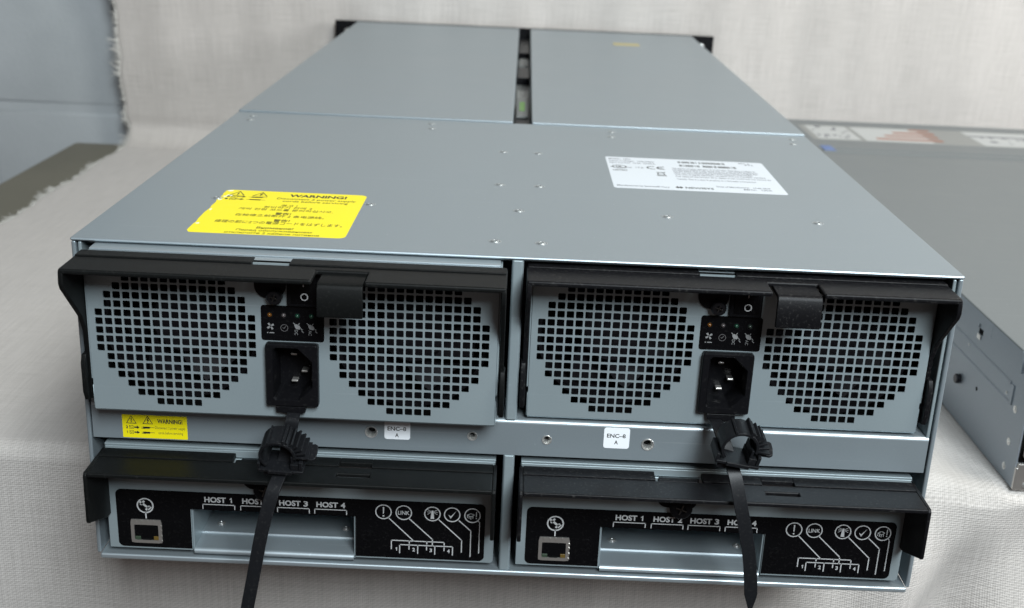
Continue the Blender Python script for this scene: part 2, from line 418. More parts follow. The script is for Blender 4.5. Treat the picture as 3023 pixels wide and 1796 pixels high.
# linen: hangs in front, lies over the table, climbs the wall
def cloth():
    r0, r1 = 12.0, 34.0
    prof = []; s = 0.0                     # (y, z, arc length, zone)
    z = -720.0
    while z < ZC-r0: prof.append((YE, z)); z += 9.0 if z > -170 else 30.0
    for i in range(7): a = R(180-90*i/6); prof.append((YE+r0+r0*math.cos(a), ZC-r0+r0*math.sin(a)))
    y = YE+r0+6
    while y < 1062-r1: prof.append((y, ZC)); y += 6.0 if y < 360 else 16.0
    for i in range(9): a = R(-90+90*i/8); prof.append((1062-r1+r1*math.cos(a), ZC+r1+r1*math.sin(a)))
    z = ZC+r1+12
    while z < 900: prof.append((1062, z)); z += 12.0 if z < 330 else 30
    arc = [0.0]
    for p, q in zip(prof, prof[1:]): arc.append(arc[-1]+math.hypot(q[0]-p[0], q[1]-p[1]))
    X0, X1 = -545.0, 1480.0
    xs = []; x = X0
    while x < X1: xs.append(x); x += 5.0 if x < 460 else 20.0
    V = []; UV = []
    rnd = random.Random(3); ph = [rnd.uniform(0, 6.28) for _ in range(12)]
    def g(t, c, w): return math.exp(-((t-c)/w)**2)
    for k, (y, z) in enumerate(prof):
        for x in xs:
            px, py, pz = x, y, z
            edge = max(0.0, 1-(x-X0)/30.0)
            px += edge*(2.2*math.sin(arc[k]*0.035+ph[0])+1.3*math.sin(arc[k]*0.11+ph[1]))
            if z < ZC-r0+0.1:                    # hanging: shallow vertical folds that open downwards
                d = min(1.0, (-z)/160.0)
                right = 1/(1+math.exp(-(x-235)/30.0))
                py += d*(3.0*math.sin(x*0.021+ph[2]+0.004*z)+1.4*math.sin(x*0.047+ph[3]))
                d2 = min(1.0, (-z)/45.0); d2 *= (0.35+0.65*math.exp(-max(0.0, x-390)/90.0))*(0.75+0.25*math.sin(z*0.02+x*0.013))
                py -= right*(4+4*math.sin(x*0.06+0.2)+12*d2*math.sin((x-0.55*z)*0.060+2.4)+4*d2*math.sin((x+0.12*z)*0.103+1.1+0.6*math.sin(z*0.03))+ 14*d)
                py -= 10*d*g(x, 60, 60)
            elif y > 1062-r1-0.1 and z > ZC+r1-1:        # on the wall
                h = (z-ZC)/300.0
                py += -26*h + min(1, h*2.2)*(2.2*math.sin(x*0.018+ph[5]+0.6*h)+1.3*math.sin(x*0.041+ph[6]-1.2*h)+0.7*math.sin(x*0.093+ph[7]))
                px += -9*h*max(0, 1-(x-X0)/400)
            else:                                         # on the table
                bare = 1.0 if (x < -235 or x > 235) else 0.0
                if -235 <= x <= 235: bare = 0.0
                near = math.exp(-max(0, y-YE)/70.0)
                pz += bare*(0.5*math.sin(x*0.02+y*0.011+ph[8])+0.4*math.sin(y*0.03+ph[9])+0.3*math.sin(x*0.05-y*0.02))
                if 228 < x < 326 or y < 126+r0:
                    w = min(1.0, max(0.0, (x-226)/14.0))
                    pz += w*near*(3.2+3.0*math.sin((x*0.085-y*0.02)+0.5)+1.4*math.sin(x*0.15+y*0.05+1))*(1.0 if x < 318 else max(0.0, 1-(x-318)/8.0))
                    if y < YE+r0+1: py -= w*(4+4*math.sin(x*0.06+0.2))*min(1.0, (YE+r0-y)/r0+0.15)
                if pz > ZC-0.6: pz = max(pz, ZC-0.4)
            V.append((px*S, py*S, pz*S)); UV.append((x*S, arc[k]*S))
    n = len(xs); fs = []
    for k in range(len(prof)-1):
        for i in range(n-1): fs.append((k*n+i, k*n+i+1, (k+1)*n+i+1, (k+1)*n+i))
    me = bpy.data.meshes.new('linen_cloth'); me.from_pydata(V, [], fs); me.materials.append(linen)
    uv = me.uv_layers.new(name='UVMap')
    for lp in me.loops: uv.data[lp.index].uv = UV[lp.vertex_index]
    for p in me.polygons: p.use_smooth = True
    o = bpy.data.objects.new('linen_cloth', me); COL.objects.link(o)
    so = o.modifiers.new('thickness', 'SOLIDIFY'); so.thickness = 0.0009; so.offset = -1
    tag(o, 'pale unbleached linen cloth with frayed edge covering the table and wall', 'cloth')
    # frayed edge: loose threads
    mb = MB(); rr = random.Random(11)
    for k in range(len(prof)-1):
        y, z = prof[k]
        if y < YE+r0+4 and z < ZC-60: continue
        L0 = arc[k+1]-arc[k]
        for q in range(max(1, int(L0*2.2))):
            t = rr.random(); a = Vector(V[k*n]).lerp(Vector(V[(k+1)*n]), t)*1000
            tang = (Vector(V[(k+1)*n])-Vector(V[k*n])).normalized()
            up = Vector((0, 0, 1)) if z < ZC+2 else Vector((0, -1, 0))
            clump = 0.6+0.4*math.sin(arc[k]*0.19)+0.4*math.sin(arc[k]*0.047+1)
            ln = (4+13*rr.random()**1.5)*max(0.3, clump)*(0.6 if z < ZC+2 else 1.0); cur = a+Vector((1.5, 0, 0)); w = 0.3+0.35*rr.random()
            d = (Vector((-1, 0, 0))+tang*rr.uniform(-0.9, 0.9)+up*rr.uniform(-0.05, 0.45)).normalized()
            pts = [cur]
            for j in range(3):
                d = (d+tang*rr.uniform(-0.5, 0.5)+up*rr.uniform(-0.35, 0.25)).normalized(); cur = cur+d*ln/3; pts.append(cur)
            lp = []
            for j, p in enumerate(pts):
                ww = w*(1-0.6*j/3); lp.append([tuple(p+tang*ww), tuple(p+up*ww-tang*ww*0.5), tuple(p-up*ww-tang*ww*0.5)])
            mb.loops(lp, cap0=True, cap1=True)
    f = mb.build('fringe', MATS['thread'], o); f['kind'] = 'stuff'
    return o
simple('thread', (0.56, 0.545, 0.51), 0.9, spec=0.2)
cloth()

# ================================================================== DISK ENCLOSURE
enc = empty('disk_enclosure', (0, 0, ZC), 'large grey steel rack disk enclosure with yellow warning label on top', 'disk enclosure')
enc.location = (0, 0, 0)
DEP = 1036.0
for sx in (-1, 1):
    m = MB().box(min(sx*222, sx*219.7), max(sx*222, sx*219.7), 0, DEP, 0, 177.2)
    sp = m.build('side_panel', steel, enc, bevel=0.9, seg=3)
    MB().box(min(sx*218.9, sx*217.0), max(sx*218.9, sx*217.0), 0.5, 300, 89.9, 176.8).build('bay_liner', steel_plate, sp, bevel=0.7)
    for y in (412, 689):
        s_ = MB().lathe([(4.2, 0), (4.2, 1.6), (3.0, 2.6), (1.4, 2.8), (1.2, 1.8), (0, 1.8)], (sx*222, y, 173.5), 'x', 20, sx).build('side_screw', chrome, sp, smooth=40)
MB().box(-219.9, 219.9, -1.6, DEP-0.5, ZC, 0.6).build('base_pan', steel_bright, enc, bevel=1.1, seg=3)
MB().box(-216, 216, 260, 264, 1, 176).build('bulkhead', steel, enc)
top = MB().box(-222.2, 222.2, -0.6, 357.4, 177.4, H).build('top_cover', steel, enc, bevel=0.9, seg=4)
MB().box(-214, 214, 2.0, 16, 176.2, 177.3).build('cover_hem', steel_plate, top, bevel=0.4)
RIV = [(-207.5,342.2),(-205.8,325),(-69.5,341),(-67.8,322),(69,339),(67.6,320.5),(208.5,341.5),(205.5,323),(-12,248),(12,248),(-12.3,150.4),(12,150.4),
       (-171.3,88.7),(-84.6,88.9),(-0.2,89),(84.4,90.4),(170.1,90.6),(-12,25.3),(12,25.2)]
riv_me = None
for x, y in RIV:
    if riv_me is None:
        o = MB().lathe([(3.4, 0.0), (3.3, 0.15), (3.0, 0.2), (2.75, 0.05), (2.25, 0.05), (1.9, 0.5), (1.3, 0.6), (0.8, 0.15), (0, 0.12)], (0, 0, 0), 'z', 24).build('rivet', MATS['rivet_steel'], top, smooth=50)
        riv_me = o.data
    else:
        o = bpy.data.objects.new('rivet', riv_me); COL.objects.link(o); o.parent = top
    o.location = (x*S, y*S, (H-0.05)*S)
# rear half: two lift-off covers with a cable channel between
for x0, x1 in ((-222.2, -7.0), (8.0, 222.2)):
    rc = MB().box(x0, x1, 358.2, DEP-1, 178.0, 180.4).build('rear_cover', steel, enc, bevel=0.9, seg=3)
    MB().box(x0 if x0 > 0 else x1-1.4, x0+1.4 if x0 > 0 else x1, 359, DEP-3, 150, 177.9).build('inner_flange', steel, rc)
ch = MB().box(-7.2, 8.2, 358, DEP-1, 157, 158.4).build('cable_channel', gap_grey, enc)
MB().box(-5.6, 6.6, 470, 640, 158.4, 160.2).build('channel_strip', label_grey, ch, bevel=0.4)
cc = MB().box(-6.0, 6.9, 400, 452, 158.5, 167).box(-4, -2, 390, 400, 158.5, 172).box(3, 5.4, 390, 400, 158.5, 172).build('cable_carrier', black_plastic, ch, bevel=0.8)
tg = MB().box(-4.7, 5.4, 446, 540, 167.2, 169.5).build('connector', gap_grey, ch, bevel=0.5)
MB().box(-2.2, 2.4, 470, 515, 169.6, 169.9).build('green_tag', green_tag, tg)
MB().box(-6.2, 7.0, 690, 770, 158.5, 166).build('cable_carrier', black_plastic, ch, bevel=0.8)
MB().box(-4.8, 5.6, 790, 850, 158.5, 165).build('connector', gap_grey, ch, bevel=0.5)
MB().box(-6.2, 7.0, 880, 1030, 158.5, 168).build('cable_carrier', black_plastic, ch, bevel=0.8)
tp = MB().box(109, 141, 894, 918.5, 180.42, 180.6).build('paper_tape', tape_tan, enc)
# rack bezel at the far end, ears to both sides
bz = MB().box(-252, 252, DEP, DEP+4, ZC+2, 181).build('front_bezel', black_plastic, enc, bevel=0.6)
for sx in (-1, 1):
    MB().lathe([(4.4, 0), (4.4, 1.2), (3.2, 3.2), (1, 3.8), (0, 3.8)], (sx*236, DEP, 167), 'y', 20, -1).build('ear_screw', chrome, bz, smooth=40)
# middle cross bar with threaded inserts
HO = [(-72.5, 79.8, 3.0), (-19.6, 80.0, 2.3), (19.5, 79.6, 2.3), (72.4, 79.4, 3.0)]
xs = [-218.7]; holes = {}
zs = [70.0, 75.5, 84.0, 88.3]
for x, z, r in HO: xs += [x-4.2, x+4.2]
xs += [218.5]
def circ_cell(x, z, r, n=5):
    out = []
    for c in (225, 315, 45, 135):
        for i in range(n): a = R(c-45+90*i/n); out.append((x+r*math.cos(a), z+r*math.sin(a)))
    return out
mb = MB()
for q, (x, z, r) in enumerate(HO): holes[(1+2*q, 1)] = circ_cell(x, z, r)
plate_grid(mb, xs, zs, 0.0, 1.4, holes)
bar = mb.build('cross_bar', steel, enc)
prof = [(0, 88.3)] + [(2.0-2.0*math.cos(R(90*i/6)), 88.3+2.0*math.sin(R(90*i/6))) for i in range(1, 7)] + [(40, 90.3), (40, 88.9), (1.4, 88.3)]
MB().prism(prof, -218.7, 218.5, SX).build('top_flange', steel_bright, bar, smooth=50)
MB().box(-218.7, 218.5, 1.4, 6, 70, 71.2).build('bottom_flange', steel, bar, bevel=0.3)
for x, z, r in HO:
    MB().lathe([(r+0.1, 0.6), (r+0.45, -0.15), (r+0.2, -0.45), (r-0.25, -0.35), (r-0.9, 1.2), (r-1.0, 7), (0, 7)], (x, 0, z), 'y', 24, 1, (False, True)).build('threaded_insert', chrome, bar, smooth=50)
    MB().lathe([(r-1.05, 0), (0, 0.05)], (x, 4.5, z), 'y', 16, 1).build('insert_bore', void, bar)
# mullions
MB().prism([(-2.7, 40), (-2.7, 0.3), (-1.9, -0.8), (2.4, -0.8), (3.3, 0.3), (3.3, 40)], 90.4, 177.2, lambda u, v, a: (u, v, a)).build('mullion', steel_plate, enc, bevel=0.5)
MB().prism([(-2.9, 40), (-2.9, 0.3), (-2.1, -0.8), (2.3, -0.8), (3.1, 0.3), (3.1, 40)], 0.7, 69.8, lambda u, v, a: (u, v, a)).build('mullion', steel_plate, enc, bevel=0.5)

# ---- stickers
def sticker(name, outline, a0, a1, fn, mat, lab):
    o = MB().prism(outline, a0, a1, fn).build(name, mat, enc); o['label'] = lab; return o
def warn_icons(p, x, z, w, h, sc):
    """row of two warning triangles above two rows of count, outlet, arrow and plug"""
    def tri(cx, cz, a, b, t): p.path([(cx-a, cz-b), (cx+a, cz-b), (cx, cz+b), (cx-a, cz-b)], t)
    tri(x[0], z[0], w, h, 0.28*sc); tri(x[1], z[0], w, h, 0.28*sc)
    p.line(x[0], z[0]+h*0.35, x[0], z[0]-h*0.25, 0.42*sc); p.disc(x[0], z[0]-h*0.62, 0.26*sc)
    p.path([(x[1]+w*0.12, z[0]+h*0.5), (x[1]-w*0.12, z[0]-h*0.05), (x[1]+w*0.16, z[0]-h*0.1), (x[1]-w*0.06, z[0]-h*0.7)], 0.36*sc)
    return p
# big yellow label on the cover
zl = H+0.02
out = rrect(-170.5, -88.6, 18, 108.5, [3, 4, 4, 3], 4)
# frayed left side
fr = [p for p in out if p[0] > -168]
left = [(-168.2, 108.5), (-170.2, 106.5), (-170.5, 99), (-169.9, 96), (-170.3, 91), (-170.5, 84), (-169.9, 79), (-170.2, 71), (-169.7, 66), (-170.4, 58), (-170.3, 44), (-169.8, 38), (-170.2, 33), (-170.3, 22), (-168.6, 18.4)]
fr = [(-167.4, 18)] + [p for p in out if p[0] > -166] + [(-166, 108.5)] + left
wl = sticker('warning_label', fr, H-0.03, zl, T, paper_yellow, 'large yellow warning sticker in five languages on the top cover')
worn = Print(flat(zl+0.03))
for (a, b, c, d) in ((-170.3, 104, -165.5, 108.3), (-169.4, 94.5, -166.4, 91.0), (-170.2, 88, -167.6, 83), (-169.6, 66, -167.7, 61), (-169.6, 37, -166.9, 33), (-168, 97.5, -163, 93)):
    rr = random.Random(int(a*10+b)); cx, cy = (a+c)/2, (b+d)/2
    worn.poly([(cx+abs(c-a)/2*rr.uniform(.5, 1)*math.cos(t*0.785), cy+abs(d-b)/2*rr.uniform(.5, 1)*math.sin(t*0.785)) for t in range(8)])
worn.build('worn_patch', paper_worn, wl)
p = Print(flat(zl+0.05)); warn_icons(p, (-162.0, -148.8), (100.8,), 4.1, 4.3, 2.0)
for k, z in ((0, 93.4), (1, 87.9)):
    p.poly([(-166.8, z-1.4), (-165.2, z-1.4), (-165.2, z+1.4), (-166.8, z+1.4)])
    p.path([(-164.0, z-1.8), (-160.8, z-1.8), (-160.8, z+1.8), (-164.0, z+1.8), (-164.0, z-1.8)], 0.45); p.path([(-163.2, z+0.8), (-162.4, z-0.9), (-161.6, z+0.8)], 0.35)
    p.line(-159.8, z, -157.6, z, 1.3); p.poly([(-158.0, z-1.8), (-155.8, z), (-158.0, z+1.8)])
    p.line(-154.4, z, -144.2, z, 0.5); p.line(-152, z, -147.5, z, 2.0)
p.text('WARNING!', -116, 97.9, 5.5, 33, 'c', 0.035)
p.build('printing', ink_black, wl)
p = Print(flat(zl+0.05))
p.text('Disconnect 2 power supply', -115.7, 91.4, 3.6, 45, 'c', 0.012).text('cords before servicing', -115.5, 86.0, 3.6, 37, 'c', 0.012)
p.strike('경고 !', -128.4, 76.0, 3.2, 9, 'c', 0.08).strike('정비하기 전에 2', -128.2, 71.6, 3.2, 27, 'c', 0.05).strike('개의 전원 코드를 분리하십시오.', -128.3, 66.2, 3.4, 52, 'c', 0.05)
p.strike('警告!', -128.4, 58.2, 3.6, 8.5, 'c', 0.14).strike('在检修之前断开 2 条电源线。', -129.2, 53.2, 3.6, 48, 'c', 0.06)
p.strike('警告!', -126.5, 44.4, 3.6, 8.5, 'c', 0.14).strike('修理の前に2つの電源コードをはずします。', -127, 38.8, 4.2, 67.5, 'c', 0.06)
p.strike('Внимание!', -127, 29.4, 3.6, 19, 'c', 0.14).strike('Перед обслуживанием', -126.4, 24.4, 3.4, 39, 'c', 0.05).strike('отключите 2 кабеля питания', -126.5, 19.4, 3.2, 48.5, 'c', 0.05)
p.build('printing', ink_olive, wl)
# white rating label
rl = sticker('rating_label', rrect(58.6, 167.4, 156.2, 248.2, 2.5, 3), H-0.03, zl, T, paper_white, 'white rating and certification sticker on the top cover')
p = Print(flat(zl+0.05))
p.text('UL', 66.3, 215.0, 5.0, 4.4, 'c', 0.03); p.ring(66.3, 217.3, 4.5, 0.9, 28, 1.0); p.text('LISTED', 66.2, 205.4, 3.4, 9.5, 'c', 0.02)
p.arc(89.0, 217.8, 3.9, 1.1, 75, 285); p.arc(95.6, 217.8, 3.9, 1.1, 75, 285); p.line(92.6, 217.8, 95.6, 217.8, 1.1)
p.poly([(89.4, 194.4), (95.8, 194.4), (95.8, 196.2), (89.4, 196.2)]); p.path([(90.4, 198), (90.8, 204.5), (94.4, 204.5), (94.8, 198), (90.4, 198)], 0.6); p.line(89.8, 205, 95.4, 205, 0.6); p.line(89.6, 197.4, 95.8, 206.4, 0.45)
for k in range(56):                                    # bar codes
    rr = random.Random(k+3); u = 108+k*0.69
    if rr.random() < 0.72 and k < 47: p.poly([(u, 236.4), (u+0.4, 236.4), (u+0.4, 242.0), (u, 242.0)])
    if rr.random() < 0.76: p.poly([(u, 225.6), (u+0.42, 225.6), (u+0.42, 231.4), (u, 231.4)])
p.poly([(97.6, 164.2), (99.6, 167.4), (99.6, 165.2), (100.8, 165.2), (100.8, 167.4), (102.8, 164.2), (100.8, 161.0), (100.8, 163.2), (99.6, 163.2), (99.6, 161.0)])
p.text('NEWISYS', 104, 161.8, 4.4, 17.8, 'l', 0.02)
p.build('printing', ink_black, rl)
p = Print(flat(zl+0.05))
p.text('MODEL:  NDS', 60.6, 240.2, 3.2, 15, 'l', 0.01); p.text('Input Voltage:  100-240V', 60.6, 234.4, 3.2, 31, 'l', 0.01); p.text('Input Current:  12-6A  50/60Hz', 60.6, 228.6, 3.2, 31, 'l', 0.01)
p.text('c', 60.2, 215.5, 3, 1.2, 'l', 0.01).text('us', 71.2, 215, 3, 3.4, 'l', 0.01).text('I.T.E.', 77.2, 215, 3.4, 5.6, 'l', 0.01)
p.text('REV: A', 150.6, 242.0, 2.8, 7.5, 'l', 0.01).text('PN', 154.3, 237.4, 2.8, 5.2, 'l', 0.01)
LN = ('This device complies with part 15 of the rules. Operation is subject to', 'the following conditions: this device may not cause harmful interference,', 'and this device must accept any interference received, including that', 'which may cause undesired operation of the equipment when installed.', 'This class A digital apparatus complies with the Canadian standard.', 'Cet appareil numerique de la classe A est conforme a la norme du', 'Canada. This is a class A product. In a domestic environment')
for k, (v, w_) in enumerate(((217.6, 56), (213.2, 57), (208.8, 56), (204.4, 52), (199.6, 60), (194, 62), (186.2, 51))): p.text(LN[k], 101.6, v, 2.9, w_, 'l', 0.012)
p.text('Manufactured by Sanmina® Corp', 60.9, 162.0, 3.0, 33, 'l', 0.015); p.text('Date of Manufacture:   12-05-2010', 124.6, 169.4, 2.8, 34, 'l', 0.015); p.text('MFG:   USA', 141, 164.2, 2.8, 18, 'l', 0.015)
p.build('fine_print', ink_soft, rl)
# small yellow label on the cross bar
yb = -0.03
wl2 = sticker('warning_label', rrect(-203, -169, 70.6, 83.8, 0.4, 2), yb, 0.0, F, paper_yellow, 'small yellow warning sticker on the cross bar')
wl2.data.transform(Matrix.Translation((0, -0.00003, 0)))
p = Print(front(yb-0.06)); warn_icons(p, (-198.2, -189.6), (81,), 2.5, 2.15, 1.3)
for q, (n, z) in enumerate((('2', 76.6), ('1', 73.7))):
    if n == '1': p.one(-200.5, z-0.7, 1.4)
    else: p.text(n, -201.2, z-0.7, 1.4, 1.1, 'l', 0.05)
    p.path([(-199.3, z-0.85), (-197.4, z-0.85), (-197.4, z+0.85), (-199.3, z+0.85), (-199.3, z-0.85)], 0.22); p.path([(-198.9, z+0.4), (-198.6, z-0.4), (-198.1, z+0.2), (-197.8, z-0.4)], 0.2)
    p.line(-196.6, z, -195.3, z, 0.8); p.poly([(-195.4, z-0.95), (-194.0, z), (-195.4, z+0.95)])
    p.line(-193, z+0.2, -186.4, z+0.1, 0.28); p.line(-191.8, z, -189.2, z, 1.1); p.line(-193, z-0.5, -191, z-0.5, 0.3)
p.text('WARNING!', -184.6, 79.4, 2.35, 13.2, 'l', 0.035)
p.text('Disconnect 2 power supply', -185.9, 76.1, 1.5, 15.8).text('cords before servicing', -184.4, 73.2, 1.5, 13)
p.build('printing', ink_black, wl2)
# asset labels
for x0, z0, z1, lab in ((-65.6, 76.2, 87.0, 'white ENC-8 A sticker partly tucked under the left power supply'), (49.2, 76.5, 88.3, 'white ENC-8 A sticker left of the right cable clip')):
    al = sticker('asset_label', rrect(x0, x0+13.5, z0, z1, 1.4, 4), -0.12, -0.02, F, paper_white_lifted, lab)
    zt = 81.2 if x0 < 0 else 82.6; p = Print(front(-0.15)); p.text('ENC–8', x0+6.5, zt, 2.2, 9.8, 'c', 0.02).text('A', x0+6.6, zt-3.7, 2.2, 1.9, 'c', 0.02); p.build('printing', ink_black, al)

# ================================================================== POWER SUPPLIES
def hole_loop(x, z, a, r=0.55, n=4):
    out = []
    for sx, sz, a0 in ((-1, -1, 180), (1, -1, 270), (1, 1, 0), (-1, 1, 90)):
        for i in range(n):
            t = R(a0+90*i/(n-1)); out.append((x+sx*(a-r)+r*math.cos(t), z+sz*(a-r)+r*math.sin(t)))
    return out
def angled_loop(poly, cx, cz, n):
    """resample a convex outline by angle about a centre"""
    out = []
    for k in range(n):
        a = 2*math.pi*k/n; dx, dz = math.cos(a), math.sin(a); best = None
        for (x0, z0), (x1, z1) in zip(poly, poly[1:]+poly[:1]):
            ex, ez = x1-x0, z1-z0; den = dx*ez-dz*ex
            if abs(den) < 1e-9: continue
            t = ((x0-cx)*ez-(z0-cz)*ex)/den; u = ((x0-cx)*dz-(z0-cz)*dx)/den
            if t > 0 and -1e-6 <= u <= 1+1e-6 and (best is None or t > best): best = t
        out.append((cx+best*dx, cz+best*dz))
    return out

def phillips(parent, x, y, z, r, mat, name='thumb_screw', h=3.0):
    s = MB().lathe([(r, 0), (r, h), (r*0.82, h+0.8), (r*0.45, h+1.0), (r*0.40, h-0.2), (0, h-0.6)], (x, y, z), 'y', 28, -1).build(name, mat, parent, smooth=40)
    c = MB()
    for a in (20, 110):
        q = MB().box(-r*0.5, r*0.5, -0.25, 0.25, -r*0.06, r*0.06).xf(Matrix.Translation((x, y-h-0.95, z)) @ Matrix.Rotation(R(a), 4, 'Y')); c.add(q.v, q.f)
    c.build('cross_slot', cross_metal, s, bevel=0.05, seg=1)
    return s

PX, PZ = 4.71, 4.664
def make_psu(dusty):
    hmat = handle_dusty if dusty else handle_clean
    t = empty('power_supply', (0, 0, 0), 'x', 'power supply', 'power supplies in the upper bays')
    rows = {-1: (4, 12), 0: (3, 13), 1: (2, 14), 2: (1, 15), 3: (1, 15), 4: (0, 16), 5: (0, 16), 6: (0, 16), 7: (0, 16), 8: (0, 16), 9: (1, 15), 10: (1, 15), 11: (2, 14), 12: (3, 13), 13: (4, 12), 14: (6, 10)}
    f1, f2 = -95.8, 19.8
    xs = [-101.0] + [f1-PX/2+PX*i for i in range(18)] + [-10.2, 10.2] + [f2-PX/2+PX*i for i in range(18)] + [101.0]
    zr = lambda r: 70.6-PZ*r
    zs = [0.0] + [zr(r)-PZ/2 for r in range(14, -2, -1)] + [zr(-1)+PZ/2, 81.0]
    holes = {}; skip = set()
    for r, (a, b) in rows.items():
        j = 1+(14-r)
        for base, i0 in ((f1, 1), (f2, 21)):
            for c in range(a, b+1): holes[(i0+c, j)] = hole_loop(base+PX*c, zr(r), 1.87)
    for r in range(7, 14): skip.add((19, 1+14-r))
    mb = MB(); plate_grid(mb, xs, zs, 0.0, 0.8, holes, skip)
    pl = mb.build('face_plate', steel_plate, t)
    # folded edges of the plate
    MB().prism([(0.02, 0), (0.9, -1.0), (30, -1.0), (30, -0.1), (1.2, -0.1), (1.0, 0)], -101, 101, SX).build('bottom_fold', steel_plate, pl, smooth=40)
    for s in (-1, 1):
        MB().box(min(s*101.05, s*102), max(s*101.05, s*102), 0.6, 30, 16, 81).box(min(s*101.05, s*101.6), max(s*101.05, s*101.6), 0.3, 10, 0, 13).build('side_fold', steel_plate, pl, bevel=0.3)
    # housing: sheet box behind the plate, dark fans inside
    hs = MB().box(-101, 101, 8, 200, 81.5, 82.4).box(-101, -100.2, 1.2, 200, 0, 81.4).box(100.2, 101, 1.2, 200, 0, 81.4).box(-100.1, 100.1, 198, 199, 0, 81.4).box(-101, 101, 3, 7.9, 81.15, 81.6)
    hs.build('housing', steel_bright, t, bevel=0.35)
    MB().box(-100, 100, 44, 46, 0, 81).box(-100, 100, 2, 44, -0.4, 0.3).box(-100, 100, 2, 44, 80, 81.1).box(-12, -11, 2, 44, 0.3, 80).box(11.5, 12.5, 2, 44, 0.3, 80).box(-100.1, -99.4, 1.1, 44, 0.3, 80).box(99.4, 100.1, 1.1, 44, 0.3, 80).build('shade_lining', void, t)  # added near-black sheets: interior shade put into colour behind the vent holes
    for cx in (f1+8*PX, f2+8*PX):
        fan = MB().lathe([(16, 0), (17, 1), (17, 18), (0, 18)], (cx, 16, zr(6)), 'y', 28, 1).build('fan', fan_black, t, smooth=40)
        for k in range(7):
            lp = []
            for q in range(6):
                r = 16+q*3.6; a0 = 2*math.pi*k/7+0.10*q; lp.append([(cx+r*math.cos(a0+d), yy, zr(6)+r*math.sin(a0+d)) for d, yy in ((0, 18), (0.62, 31), (0.60, 32), (-0.02, 19))])
            MB().loops(lp, cap0=True, cap1=True).build('fan_blade', fan_black, fan, smooth=50)
        MB().lathe([(37.5, 0), (39.5, 0), (39.5, 26), (37.5, 26), (37.5, 0)], (cx, 12, zr(6)), 'y', 40, 1, (False, False)).build('fan_shroud', fan_black, fan, smooth=40)
    # handle: bent black frame
    hb = MB()
    grid_slab(hb, [-104.6, 13.4, 38.2, 104.6], [-24, -8.5, -2.9], 78.6, 81.3, {(1, 0)})
    hn = hb.build('handle', hmat, t, bevel=1.1, seg=3)
    MB().box(-104.2, -18.8, -2.7, 6.2, 79.2, 82.0).box(-0.8, 104.2, -2.7, 6.2, 79.2, 82.0).build('rear_strip', hmat, hn, bevel=0.5)
    for s in (-1, 1):
        prof = [(6, 81.2), (-22.6, 81.2), (-24.0, 79.8), (-24.6, 74.2), (-23.4, 71.2), (-4.5, 51), (0.6, 41), (1.2, 9), (2.6, 4), (8, 4), (8, 60)]
        a, b = s*102.2, s*104.6
        MB().prism(prof, min(a, b), max(a, b), SX).build('handle_arm', hmat, hn, bevel=0.6)
        MB().prism([(-1.5, 30), (-3.6, 26), (-3.6, 10), (-1.5, 5), (6, 5), (6, 30)], min(s*102.9, s*105.4), max(s*102.9, s*105.4), SX).build('pivot', hmat, hn, bevel=0.5)
    tab = [(-6, 79.6), (-21.5, 79.6), (-23.4, 79.0), (-24.6, 77.2), (-25.2, 64.4), (-24.6, 63.2), (-23.2, 63.2), (-22.8, 64.2), (-22.2, 76.4), (-21.4, 77.4), (-6, 77.6)]
    MB().prism(tab, 16.0, 37.6, SX).build('release_tab', hmat, hn, bevel=0.5)
    # status panel
    sp = MB().prism(rrect(-15.6, 15.4, 41.2, 59.5, 1.4, 4), -0.35, -0.02, F).build('status_panel', black_gloss, t, smooth=30)
    for x, m_ in zip((-11.3, -4.4, 2.3, 9.2), (led_amber, led_clear, led_green, led_dim if dusty else led_green)):
        l_ = MB().lathe([(1.15, 0), (1.1, 0.5), (0.8, 1.0), (0.4, 1.25), (0, 1.3)], (x, -0.35, 54.6), 'y', 16, -1).build('status_light', m_, sp, smooth=60)
        MB().lathe([(1.25, 0), (1.75, 0), (1.7, 0.35), (1.3, 0.35)], (x, -0.36, 54.5), 'y', 20, -1, (False, False)).build('light_rim', black_plastic, sp, smooth=60)
    p = Print(front(-0.40))
    cx, cz = -11.0, 48.6                                        # fan with exclamation mark
    for k in range(4):
        a = math.pi/2*k+0.3; p.poly([(cx+0.3*math.cos(a-0.9), cz+0.3*math.sin(a-0.9)), (cx+1.9*math.cos(a), cz+1.9*math.sin(a)), (cx+2.0*math.cos(a+0.5), cz+2.0*math.sin(a+0.5)), (cx+1.1*math.cos(a+0.8), cz+1.1*math.sin(a+0.8))])
    p.line(-11.4, 45.2, -9.4, 45.2, 0.5); p.disc(-12.5, 45.2, 0.32)
    for cx, w in ((2.6, 'DC'), (9.4, 'AC')):                     # plugs
        cz = 48.3
        p.poly([(cx-1.9, cz+1.6), (cx-0.7, cz+1.9), (cx+0.6, cz+1.3), (cx+1.4, cz-0.1), (cx+0.6, cz-0.9), (cx-1.1, cz-0.6), (cx-1.6, cz+0.4)])
        p.line(cx-1.5, cz+1.8, cx-2.3, cz+2.5, 0.35); p.line(cx+0.1, cz+1.4, cx+0.6, cz+2.4, 0.35)
        p.path([(cx+1.2, cz-0.2), (cx+2.2, cz-1.0), (cx+1.6, cz-1.3), (cx+2.5, cz-2.3)], 0.35)
        p.text(w, cx-1.7, cz-1.1, 1.55, 2.7, 'l', 0.0, -90)
    p.build('printing', ink_panel, sp)
    p = Print(front(-0.40)); p.ring(-4.2, 48.0, 1.75, 0.22); p.path([(-4.9, 48.1), (-4.4, 47.6), (-3.5, 48.8)], 0.25); p.build('check_mark', ink_grey, sp)
